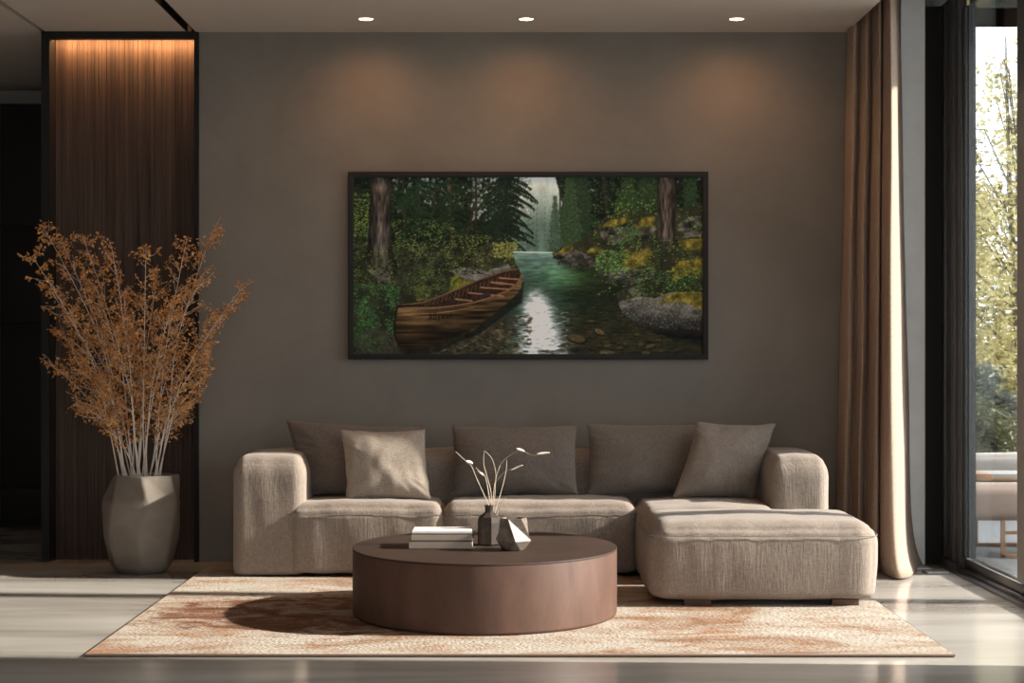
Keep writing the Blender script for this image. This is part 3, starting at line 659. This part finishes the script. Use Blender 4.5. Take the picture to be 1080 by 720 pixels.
place('back_cushion', 'dark taupe rectangular back cushion in the middle of the sofa', 'cushion', .635, .352, .17, .038, 9.07, SZ+.004, 12, 0, 0, 'cushion', 'sofa back cushions', seed=3, pinch=.045)
place('back_cushion', 'dark taupe back cushion on the right seat, partly behind a tilted pillow', 'cushion', .66, .362, .17, .735, 9.07, SZ+.004, 12, 0, 0, 'cushion', 'sofa back cushions', seed=4, pinch=.045)
place('throw_pillow', 'square taupe pillow tilted against the right sofa arm', 'pillow', .405, .385, .17, 1.083, 8.91, SZ-.002, 15, 2, 8, 'cushion2', seed=6, pinch=.06, wr=.010, shear=.34)
# ------------------------------------------------------------------ coffee table
TX, TY, TZ = -.094, 7.59, .289
t = thing('coffee_table', 'low round brown drum coffee table in the middle of the rug', 'coffee table', (TX, TY, .013))
bm = bmesh.new(); b = .013
lathe(bm, [(0, 0), (.985, 0), (.992, .002), (1.0, .010), (1.0, .2670), (.9985, .270), (0, .270)], 128, sx=.555, sy=.655); obj('drum', bm, M['table'], t, .5)
bm = bmesh.new(); lathe(bm, [(.999, .268), (1.001, .2695), (1.0012, .2735), (.9985, .2765), (.994, .277), (0, .277)], 128, sx=.555, sy=.655); obj('table_top', bm, M['tabletop'], t, .5)
TT = .013+.277
# books
def book(label, x, y, z, w_, d_, h_, rz, cov, spine, mark=False):
    t = thing('book', label, 'book', (x, y, z), rz, 'books stacked on the coffee table')
    cv = .003
    obj('pages', box(bmesh.new(), -w_/2+.004, w_/2-.003, -d_/2+.004, d_/2-.004, cv, h_-cv), M['paper'], t)
    bm = bmesh.new(); box(bm, -w_/2, w_/2, -d_/2+.001, d_/2, h_-cv, h_); obj('cover', bm, M[cov], t)
    obj('cover', box(bmesh.new(), -w_/2, w_/2, -d_/2+.001, d_/2, 0, cv), M[spine], t)
    bm = bmesh.new(); box(bm, -w_/2, w_/2, -d_/2-.001, -d_/2+.003, (.0032 if h_ > .02 else .0015), h_-.0032 if h_ > .02 else h_-.001); obj('spine', bm, M['cover_b' if h_ > .02 else cov], t)
    if mark:
        bm = bmesh.new(); random.seed(3); px = -.002; 
        pts = []
        for k in range(26):
            a = k/25; pts.append((.008+a*.05, -.012+.007*math.sin(a*26)*(1-.4*a), h_+.0003))
        tube(bm, pts, .0009, n=4); tube(bm, [(.004, -.026, h_+.0002), (.064, -.024, h_+.0002)], .0005, n=4); obj('title_mark', bm, M['ink'], t)
bxc = (466-VX)*7.55/F
book('thick pale book at the bottom of the stack on the coffee table', bxc, 7.56, TT, .262, .205, .033, math.radians(-1), 'cover_d', 'cover_d')
book('cream book in the middle of the stack on the coffee table', bxc+.002, 7.562, TT+.0335, .252, .20, .028, math.radians(.5), 'cover_d', 'cover_d')
book('thin white book with a small dark title on top of the stack', bxc+.003, 7.575, TT+.062, .246, .19, .010, math.radians(0), 'cover_w', 'cover_d', True)
# bottle vase
def facet(prof, n, rots, sx=1, sy=1):
    bm = bmesh.new(); rings = []
    for (r, z), ro in zip(prof, rots):
        rings.append([bm.verts.new((r*math.cos(2*math.pi*k/n+ro), r*math.sin(2*math.pi*k/n+ro), z)) for k in range(n)])
    for a, b in zip(rings, rings[1:]):
        for k in range(n):
            a0, a1, b0, b1 = a[k], a[(k+1)%n], b[k], b[(k+1)%n]
            bm.faces.new((a0, a1, b1)); bm.faces.new((a0, b1, b0))
    bm.faces.new(rings[0][::-1]); return bm
p = P(516, 580, 7.60)
t = thing('bottle_vase', 'dark brown faceted bottle vase with narrow neck holding dry twigs', 'vase', (p.x, 7.62, TT+.001))
s_ = 7.6/F
bm = facet([(.044, 0), (.050, .006), (.050, .095), (.046, .118), (.021, .137), (.0185, .142)], 8, [.2]*6); obj('body', bm, M['vase'], t)
bm = bmesh.new(); lathe(bm, [(.0185, .139), (.0185, .160), (.0205, .164), (.0205, .168), (.0165, .168), (.0155, .16), (.0155, .142)], 24); obj('neck', bm, M['vase'], t, .6)
t = thing('twig_spray', 'pale dry twigs with a few papery leaves standing in the bottle vase', 'dried twigs', (p.x, 7.62, TT+.01))
bx, bz = 518.5, 540
def tw(pts, r=.0016, dy=0.0):
    out = []
    for i, (x, y) in enumerate(pts):
        q = P(x, y, 7.62+dy*i/len(pts)); out.append(q-Vector((p.x, 7.62, TT+.01)))
    return out
def smooth_pts(pts, k=4):
    pts = [Vector(q) for q in pts]; out = []
    for i in range(len(pts)-1):
        a = pts[max(0,i-1)]; b_ = pts[i]; c_ = pts[i+1]; d = pts[min(len(pts)-1,i+2)]
        for j in range(k):
            s = j/k; out.append(.5*((2*b_)+(c_-a)*s+(2*a-5*b_+4*c_-d)*s*s+(3*b_-a-3*c_+d)*s**3))
    out.append(pts[-1]); return out
for pts, dy in (([(517,566),(518,541),(512,525),(503,505),(497,491),(489,484),(480.5,476)], -.05), ([(517,566),(518,541),(518,520),(513,500),(510,488),(511,475)], .04),
                ([(518,566),(519,541),(521,515),(523,500),(519,484),(511.5,475.5)], .02), ([(518,566),(520,541),(522,520),(523,505),(529,488),(540,478.5)], -.02),
                ([(519,566),(522,541),(528,520),(532,505),(534,494),(534.5,485)], .05), ([(519,566),(524,543),(529,532),(533,524)], -.05), ([(517,530),(512,503),(506,497),(502,493)], .0)):
    bm = bmesh.new(); tube(bm, smooth_pts(tw(pts, dy=dy)), .0022, .0010, 6); obj('twig', bm, M['twig'], t, 1)
def papery(cx, cy, L, Wd, ang, dy=0.0):
    bm = bmesh.new(); c0 = P(cx, cy, 7.62+dy)-Vector((p.x, 7.62, TT+.01)); rows = []
    for i in range(9):
        a = i/8; wd = Wd*math.sin(math.pi*min(1, a*.93+.04))**.8
        cc = c0+Vector((math.cos(ang)*(a-.5)*L, math.sin(a*3)*.006, math.sin(ang)*(a-.5)*L)); nn = Vector((-math.sin(ang), .5, math.cos(ang)))
        rows.append((bm.verts.new(cc-nn*wd/2), bm.verts.new(cc+Vector((0,-.003,0))), bm.verts.new(cc+nn*wd/2)))
    for a, b_ in zip(rows, rows[1:]):
        bm.faces.new((a[0], a[1], b_[1], b_[0])); bm.faces.new((a[1], a[2], b_[2], b_[1]))
    o = obj('papery_leaf', bm, M['dryleaf'], t, 4); o.modifiers.new('thickness', 'SOLIDIFY').thickness = .0008
papery(495, 487.5, .032, .015, -.35, -.04); papery(549, 474.5, .038, .011, -.35, -.03); papery(573, 478, .056, .010, .1, -.03); papery(545, 493, .056, .007, .4, -.03); papery(507, 499, .036, .008, -.7, .0)
bm = bmesh.new(); tube(bm, smooth_pts(tw([(523,508),(533,497),(545,493)], dy=-.03)), .0009, .0006, 5); tube(bm, smooth_pts(tw([(540,478.5),(549,475),(562,480),(573,478.5)], dy=-.03)), .0009, .0006, 5); obj('twig', bm, M['twig'], t, 1)
# faceted bowl
q = P(541.5, 583, 7.42)
t = thing('faceted_bowl', 'small faceted stoneware bowl catching light beside the dark bottle vase', 'bowl', (q.x, 7.43, TT+.001))
bm = bmesh.new(); n = 6; R1 = .050; rings = []
for r, z, ro in ((.046, 0, .15), (.081, .040, .62), (.056, .131, .10)):
    rings.append([bm.verts.new((r*math.cos(2*math.pi*k/n+ro), r*math.sin(2*math.pi*k/n+ro), z)) for k in range(n)])
for a, b_ in zip(rings, rings[1:]):
    for k in range(n):
        bm.faces.new((a[k], a[(k+1)%n], b_[k])); bm.faces.new((a[(k+1)%n], b_[(k+1)%n], b_[k]))
inn = [bm.verts.new(v.co*1.0+Vector((-v.co.x*.12, -v.co.y*.12, 0))) for v in rings[2]]; bot = [bm.verts.new((v.co.x*.8, v.co.y*.8, .012)) for v in rings[0]]
for k in range(n):
    k1 = (k+1)%n; bm.faces.new((rings[2][k], rings[2][k1], inn[k1], inn[k])); bm.faces.new((inn[k], inn[k1], bot[k1], bot[k]))
bm.faces.new(bot); bm.faces.new(rings[0][::-1]); bmesh.ops.recalc_face_normals(bm, faces=bm.faces[:]); bmesh.ops.bevel(bm, geom=bm.edges[:], offset=.0012, segments=2, affect='EDGES'); 
o = obj('bowl_body', bm, M['bowl'], t)
# ------------------------------------------------------------------ floor pot and dried branches
PXc, PYc = (148-VX)*9.03/F, 9.05
t = thing('floor_pot', 'tall faceted grey-brown concrete pot on the floor before the wood panel', 'pot', (PXc, PYc, 0))
bm = bmesh.new(); n = 7; rings = []
PR = ((.118, 0, .40, 0), (.158, .03, .40, 0), (.196, .17, .34, .0), (.204, .36, .52, .004), (.172, .492, .28, .026), )
for r, z, ro, ox in PR:
    rings.append([bm.verts.new((ox+r*math.cos(2*math.pi*k/n+ro), r*.92*math.sin(2*math.pi*k/n+ro), z)) for k in range(n)])
for a, b_ in zip(rings, rings[1:]):
    for k in range(n):
        bm.faces.new((a[k], a[(k+1)%n], b_[k])); bm.faces.new((a[(k+1)%n], b_[(k+1)%n], b_[k]))
inn = [bm.verts.new(Vector((v.co.x*.86, v.co.y*.86, .488))) for v in rings[-1]]; bot = [bm.verts.new((v.co.x*.8, v.co.y*.8, .30)) for v in inn]
for k in range(n):
    k1 = (k+1)%n; bm.faces.new((rings[-1][k], rings[-1][k1], inn[k1], inn[k])); bm.faces.new((inn[k], inn[k1], bot[k1], bot[k]))
bm.faces.new(bot); bm.faces.new(rings[0][::-1]); bmesh.ops.recalc_face_normals(bm, faces=bm.faces[:])
bmesh.ops.bevel(bm, geom=bm.edges[:], offset=.012, segments=3, affect='EDGES', profile=.5); obj('pot_body', bm, M['pot'], t, .5)
bm = bmesh.new(); bmesh.ops.create_circle(bm, cap_ends=True, segments=24, radius=.135); bmesh.ops.translate(bm, verts=bm.verts, vec=(.02, 0, .42)); obj('soil', bm, M['bark'], t)
rnd = random.Random(12)
t = thing('dried_branches', 'tall spray of dried branches with rust-orange leaves in the floor pot', 'dried plant', (PXc, PYc, .43))
O = Vector((PXc, PYc, .43))
def leaf(bm, p, d, L, Wd, rn):
    s = d.cross(Vector((rn.uniform(-1,1), rn.uniform(-1,1), rn.uniform(-1,1)))).normalized(); up = d.cross(s)*L*.15
    a = bm.verts.new(p); b_ = bm.verts.new(p+d*L*.5+s*Wd/2+up); c_ = bm.verts.new(p+d*L); e = bm.verts.new(p+d*L*.5-s*Wd/2+up)
    bm.faces.new((a, b_, c_)); bm.faces.new((a, c_, e))
tips = [(46,240),(34,270),(66,258),(88,252),(50,302),(118,262),(154,266),(166,292),(196,258),(224,244),(210,300),(253,306),(236,332),(216,372),(56,386),(62,350),(100,300),(130,310),(182,320),(198,425),(92,430),(216,398),(75,330),(140,350),(165,380),(110,400),(120,350),(185,372),(150,420),(80,380)]
for i, (tx, ty) in enumerate(tips):
    bx = 148+(tx-148)*.14+rnd.uniform(-9, 9); dD = rnd.uniform(-.30, .30)
    A = Vector(((bx-VX)*9.05/F, PYc+dD*.15, .43)); Bp = P(tx, ty, PYc+dD)
    mid = A.lerp(Bp, .5); mid.x = A.x+(Bp.x-A.x)*.30; mid.z = A.z+(Bp.z-A.z)*.54
    m2 = A.lerp(Bp, .78); m2.x = A.x+(Bp.x-A.x)*.66; m2.z += .02
    pts = smooth_pts([A, A.lerp(mid, .5)+Vector((rnd.uniform(-.01,.01), 0, 0)), mid, m2, Bp], 5)
    bm = bmesh.new(); tube(bm, [q_-O for q_ in pts], .0036, .0012, 5)
    lb = bmesh.new(); npt = len(pts); s0 = int(npt*.46)
    for k in range(s0, npt):
        f = (k-s0)/(npt-s0)
        for _ in range(rnd.choice((2, 3, 3)) if k < npt-1 else 2):
            d = (pts[min(k+1, npt-1)]-pts[k-1]).normalized()
            side = Vector((rnd.uniform(-1, 1), rnd.uniform(-.8, .8), rnd.uniform(-.35, .55))).normalized()
            Ls = rnd.uniform(.05, .15)*(1.15-f*.7)
            q0 = pts[k]; q1 = q0+(d*.7+side).normalized()*Ls*.6; q2 = q1+(d*.8+side*.6+Vector((0,0,rnd.uniform(-.5,.2)))).normalized()*Ls*.6
            tube(bm, [q0-O, q1-O, q2-O], .0011, .0006, 4)
            for w_ in range(rnd.randint(8, 13)):
                a = rnd.uniform(.25, 1.0); base = q0.lerp(q1, a*2) if a < .5 else q1.lerp(q2, a*2-1)
                dd = Vector((rnd.uniform(-1,1), rnd.uniform(-1,1), rnd.uniform(-1,.6))).normalized()
                base = base+dd*rnd.uniform(0, .018)
                leaf(lb, base-O, dd, rnd.uniform(.013, .026), rnd.uniform(.010, .017), rnd)
    st = obj('stem', bm, M['stem'], t, 1); obj('foliage', lb, M['rustleaf'], st)
# ------------------------------------------------------------------ curtain
t = thing('curtain', 'floor-length beige-brown curtain bunched beside the window', 'curtain', (1.9, 9.2, 0))
plan = [(894,880,9.44),(897,884,9.36),(901,889,9.30),(905,893,9.30),(907.5,896.5,9.335),(910,900,9.27),(914,904,9.20),(918,909,9.21),(920,911.5,9.25),(922.5,914,9.17),(926,919,9.07),(929.5,925,9.05),(931.5,927,9.10),(932.5,928,9.02),(935,931,8.86),(939,940,8.75),(943.5,952,8.82),(945.5,957,9.0),(947,959,9.16),(949,963,9.30)]
sp_t = smooth_pts([((a-VX)*d/F, d, 0) for a, b_, d in plan], 11); sp_b = smooth_pts([((b_-VX)*d/F, d, 0) for a, b_, d in plan], 11)
NS, NZ = len(sp_t)-1, 60; vs = []; fs = []
for j in range(NZ+1):
    z = .010+(2.93-.010)*j/NZ; h = 1-z/2.93; fl = min(1, h**1.15)
    for i in range(NS+1):
        s = i/NS; q_ = sp_t[i].lerp(sp_b[i], fl); hem = math.exp(-z/.09)
        x = q_.x+.010*noise.noise(Vector((s*7, z*1.4, 1)))*(.3+h)+hem*.055*max(0, s-.6)*2.2; y = q_.y+.012*noise.noise(Vector((s*6, z*1.1, 8)))-hem*.04*s
        vs.append((x-1.9, min(y, 9.478)-9.2, z))
for j in range(NZ):
    for i in range(NS):
        a = j*(NS+1)+i; fs.append((a, a+1, a+NS+2, a+NS+1))
me = bpy.data.meshes.new('cloth'); me.from_pydata(vs, [], fs)
o = link('cloth', me, M['curtain'], t, 4); md = o.modifiers.new('thickness', 'SOLIDIFY'); md.thickness = .004
sub(boxes('track', M['black'], (1.80, 2.03, 8.2, 9.49, 2.945, 2.975)), t)
# ------------------------------------------------------------------ framed print
FYc = WY-.035
x0, x1 = (367-VX)*FYc/F, (747-VX)*FYc/F; z0, z1 = CZ-(379-VY)*FYc/F, CZ-(181-VY)*FYc/F
t = thing('framed_print', 'wide black-framed picture of a wooden canoe on a forest lake above the sofa', 'painting', ((x0+x1)/2, WY, z0))
fw = .029
bm = bmesh.new()
for b_ in ((x0, x1, z0, z0+fw), (x0, x1, z1-fw, z1), (x0, x0+fw, z0+fw, z1-fw), (x1-fw, x1, z0+fw, z1-fw)): box(bm, b_[0], b_[1], WY-.040, WY-.002, b_[2], b_[3], bev=.0015)
sub(obj('frame', bm, plain('picture_frame', lin(.008, .0075, .007), .8), smooth=.6), t)
img = paint_forest(2.0); Hn, Wn = img.shape[:2]
_g = img.mean(-1, keepdims=True); img = np.clip(_g+(img-_g)*.74, 0, 1)
lin_img = np.where(img > .04045, ((img+.055)/1.055)**2.4, img/12.92)**1.12*PRINT_GAIN
xa, xb, za, zb = x0+fw-.001, x1-fw+.001, z0+fw-.001, z1-fw+.001
gx, gz = np.meshgrid(np.linspace(xa, xb, Wn), np.linspace(zb, za, Hn))
co_ = np.stack([gx, np.full_like(gx, WY-.026), gz], -1).reshape(-1, 3).astype(np.float32)
idx = np.arange(Wn*Hn).reshape(Hn, Wn)
qd = np.stack([idx[1:, :-1], idx[1:, 1:], idx[:-1, 1:], idx[:-1, :-1]], -1).reshape(-1).astype(np.int32)
me = bpy.data.meshes.new('canvas'); nf = len(qd)//4
me.vertices.add(Wn*Hn); me.vertices.foreach_set('co', co_.ravel()); me.loops.add(nf*4); me.loops.foreach_set('vertex_index', qd)
me.polygons.add(nf); me.polygons.foreach_set('loop_start', np.arange(0, nf*4, 4, dtype=np.int32)); me.update(calc_edges=True)
ca = me.color_attributes.new('print', 'FLOAT_COLOR', 'POINT')
ca.data.foreach_set('color', np.concatenate([np.clip(lin_img, 0, 1), np.ones((Hn, Wn, 1))], -1).astype(np.float32).ravel())
sub(link('canvas', me, M['print']), t)
sub(boxes('backing', M['blackmat'], (x0+.01, x1-.01, WY-.022, WY-.002, z0+.01, z1-.01)), t)
# ------------------------------------------------------------------ outside
struct(boxes('ground_patio', M['patio'], (2.40, 9, -3, 12.3, -.12, -.03), (-2, 2.40, 12.0, 12.3, -.12, -.03)))
struct(boxes('ground_lawn', M['lawn'], (-12, 60, 12.3, 90, -.2, -.06), (9, 60, -20, 12.3, -.2, -.06)))
t = thing('outdoor_sofa', 'beige outdoor sofa on a teak loop frame outside the window', 'sofa', (3.3, 10.2, -.03))
sub(obj('seat_cushion', soft_box(2.42, 4.1, 9.88, 10.55, .185, .372, .05, .012, .01, 21, .003, cuts=20), M['outcush'], smooth=4), t)
sub(obj('back_cushion', soft_box(2.42, 4.1, 10.45, 10.65, .30, .505, .04, .01, .01, 22, .003, cuts=20), M['outback'], smooth=4), t)
for lx in (2.72, 3.55):
    bm = bmesh.new()
    for b_ in ((lx, lx+.024, 9.92, 9.944, -.029, .19), (lx, lx+.4, 9.92, 9.944, -.029, -.008), (lx+.376, lx+.4, 9.92, 9.944, -.029, .19), (lx+.02, lx+.38, 9.92, 9.94, .10, .118),
               ): box(bm, *b_, bev=.003)
    sub(obj('leg_frame', bm, M['teak'], smooth=.6), t); bm = bmesh.new()
    for b_ in ((lx, lx+.024, 10.5, 10.524, -.029, .19), (lx, lx+.4, 10.5, 10.524, -.029, -.008), (lx+.376, lx+.4, 10.5, 10.524, -.029, .19)): box(bm, *b_, bev=.003)
    sub(obj('leg_frame', bm, M['teak'], smooth=.6), t)
sub(boxes('seat_rail', M['teak'], (2.44, 4.08, 9.93, 10.50, .175, .195)), t)
t = thing('serving_tray', 'wooden tray with a pale top lying on the outdoor sofa', 'tray', (2.8, 10.2, .384))
sub(boxes('rim', M['teak'], (2.62, 2.70, 10.04, 10.36, .386, .425), (2.70, 3.3, 10.04, 10.06, .386, .40), bev=.003), t); sub(boxes('tray_top', M['traytop'], (2.70, 3.3, 10.06, 10.36, .388, .424), bev=.002), t)
def tree(name, label, cat, x, y, h, crown, mat, n, seed, leafs=.05, z0=.5, grp=None, trunk=.05, sparse_top=0.0):
    rn = random.Random(seed); t = thing(name, label, cat, (x, y, -.06), 0, grp)
    bm = bmesh.new(); lb = bmesh.new(); tops = []
    top = Vector((rn.uniform(-.1, .1), 0, h)); tube(bm, [(0,0,0), top*.3+Vector((.04,0,0)), top*.65, top*.98], trunk, trunk*.15, 7)
    nb = 46
    for k in range(nb):
        a = rn.uniform(0, 6.28); f = (k+.5)/nb; zb_ = z0+(h-z0)*f*.92; rr = crown*(math.sin(math.pi*min(1, .12+f*.86))**.7)*rn.uniform(.55, 1.05)
        b0 = Vector((0,0,zb_*.85)); b1 = Vector((math.cos(a)*rr*.55, math.sin(a)*rr*.55, zb_+.12*h*.4)); b2 = Vector((math.cos(a)*rr, math.sin(a)*rr, zb_+rn.uniform(-.1, .18)*h*.3))
        tube(bm, [b0, b1, b2], trunk*.22, .004, 4)
        m_ = int(n/nb*(1-sparse_top*f))
        for _ in range(m_):
            c0 = b0.lerp(b1, rn.random()) if rn.random() < .3 else b1.lerp(b2, rn.random())
            c0 = c0+Vector((rn.gauss(0, .12), rn.gauss(0, .12), rn.gauss(-.06, .16)))*crown*.7
            c0.z = max(.05, c0.z)
            d = Vector((rn.uniform(-1,1), rn.uniform(-1,1), rn.uniform(-1,.3))).normalized(); leaf(lb, c0, d, leafs*rn.uniform(.7, 1.3), leafs*.6, rn)
    obj('trunk', bm, M['bark'], t, 1); obj('foliage', lb, M[mat], t)
tree('birch_tree', 'slender birch with sparse yellow leaves against the white sky outside', 'tree', 4.30, 15.2, 3.9, .95, 'yleaf', 11000, 31, .055, .5, None, .05, .78)
tree('garden_tree', 'dense yellow-green tree in the garden, left of the birch', 'tree', 4.3, 17.4, 2.9, .95, 'yleaf', 15000, 32, .06, .1)
tree('garden_tree', 'hazy blue-green tree far behind the birch at the left pane edge', 'tree', 5.0, 21.0, 4.3, 1.0, 'bleaf', 9000, 33, .09, .2)
for i, (x, y, h, cr, mt, lb_) in enumerate(((3.40, 12.9, .80, .48, 'gleaf', 'low green shrub just behind the outdoor sofa seen through the glass'), (3.72, 14.0, 1.05, .45, 'bleaf', 'grey-green shrub rising behind the lower green shrub, under the yellow trees'))):
    tree('garden_shrub', lb_, 'shrub', x, y, h, cr, mt, 7000, 50+i, .05, .05, None, .015)
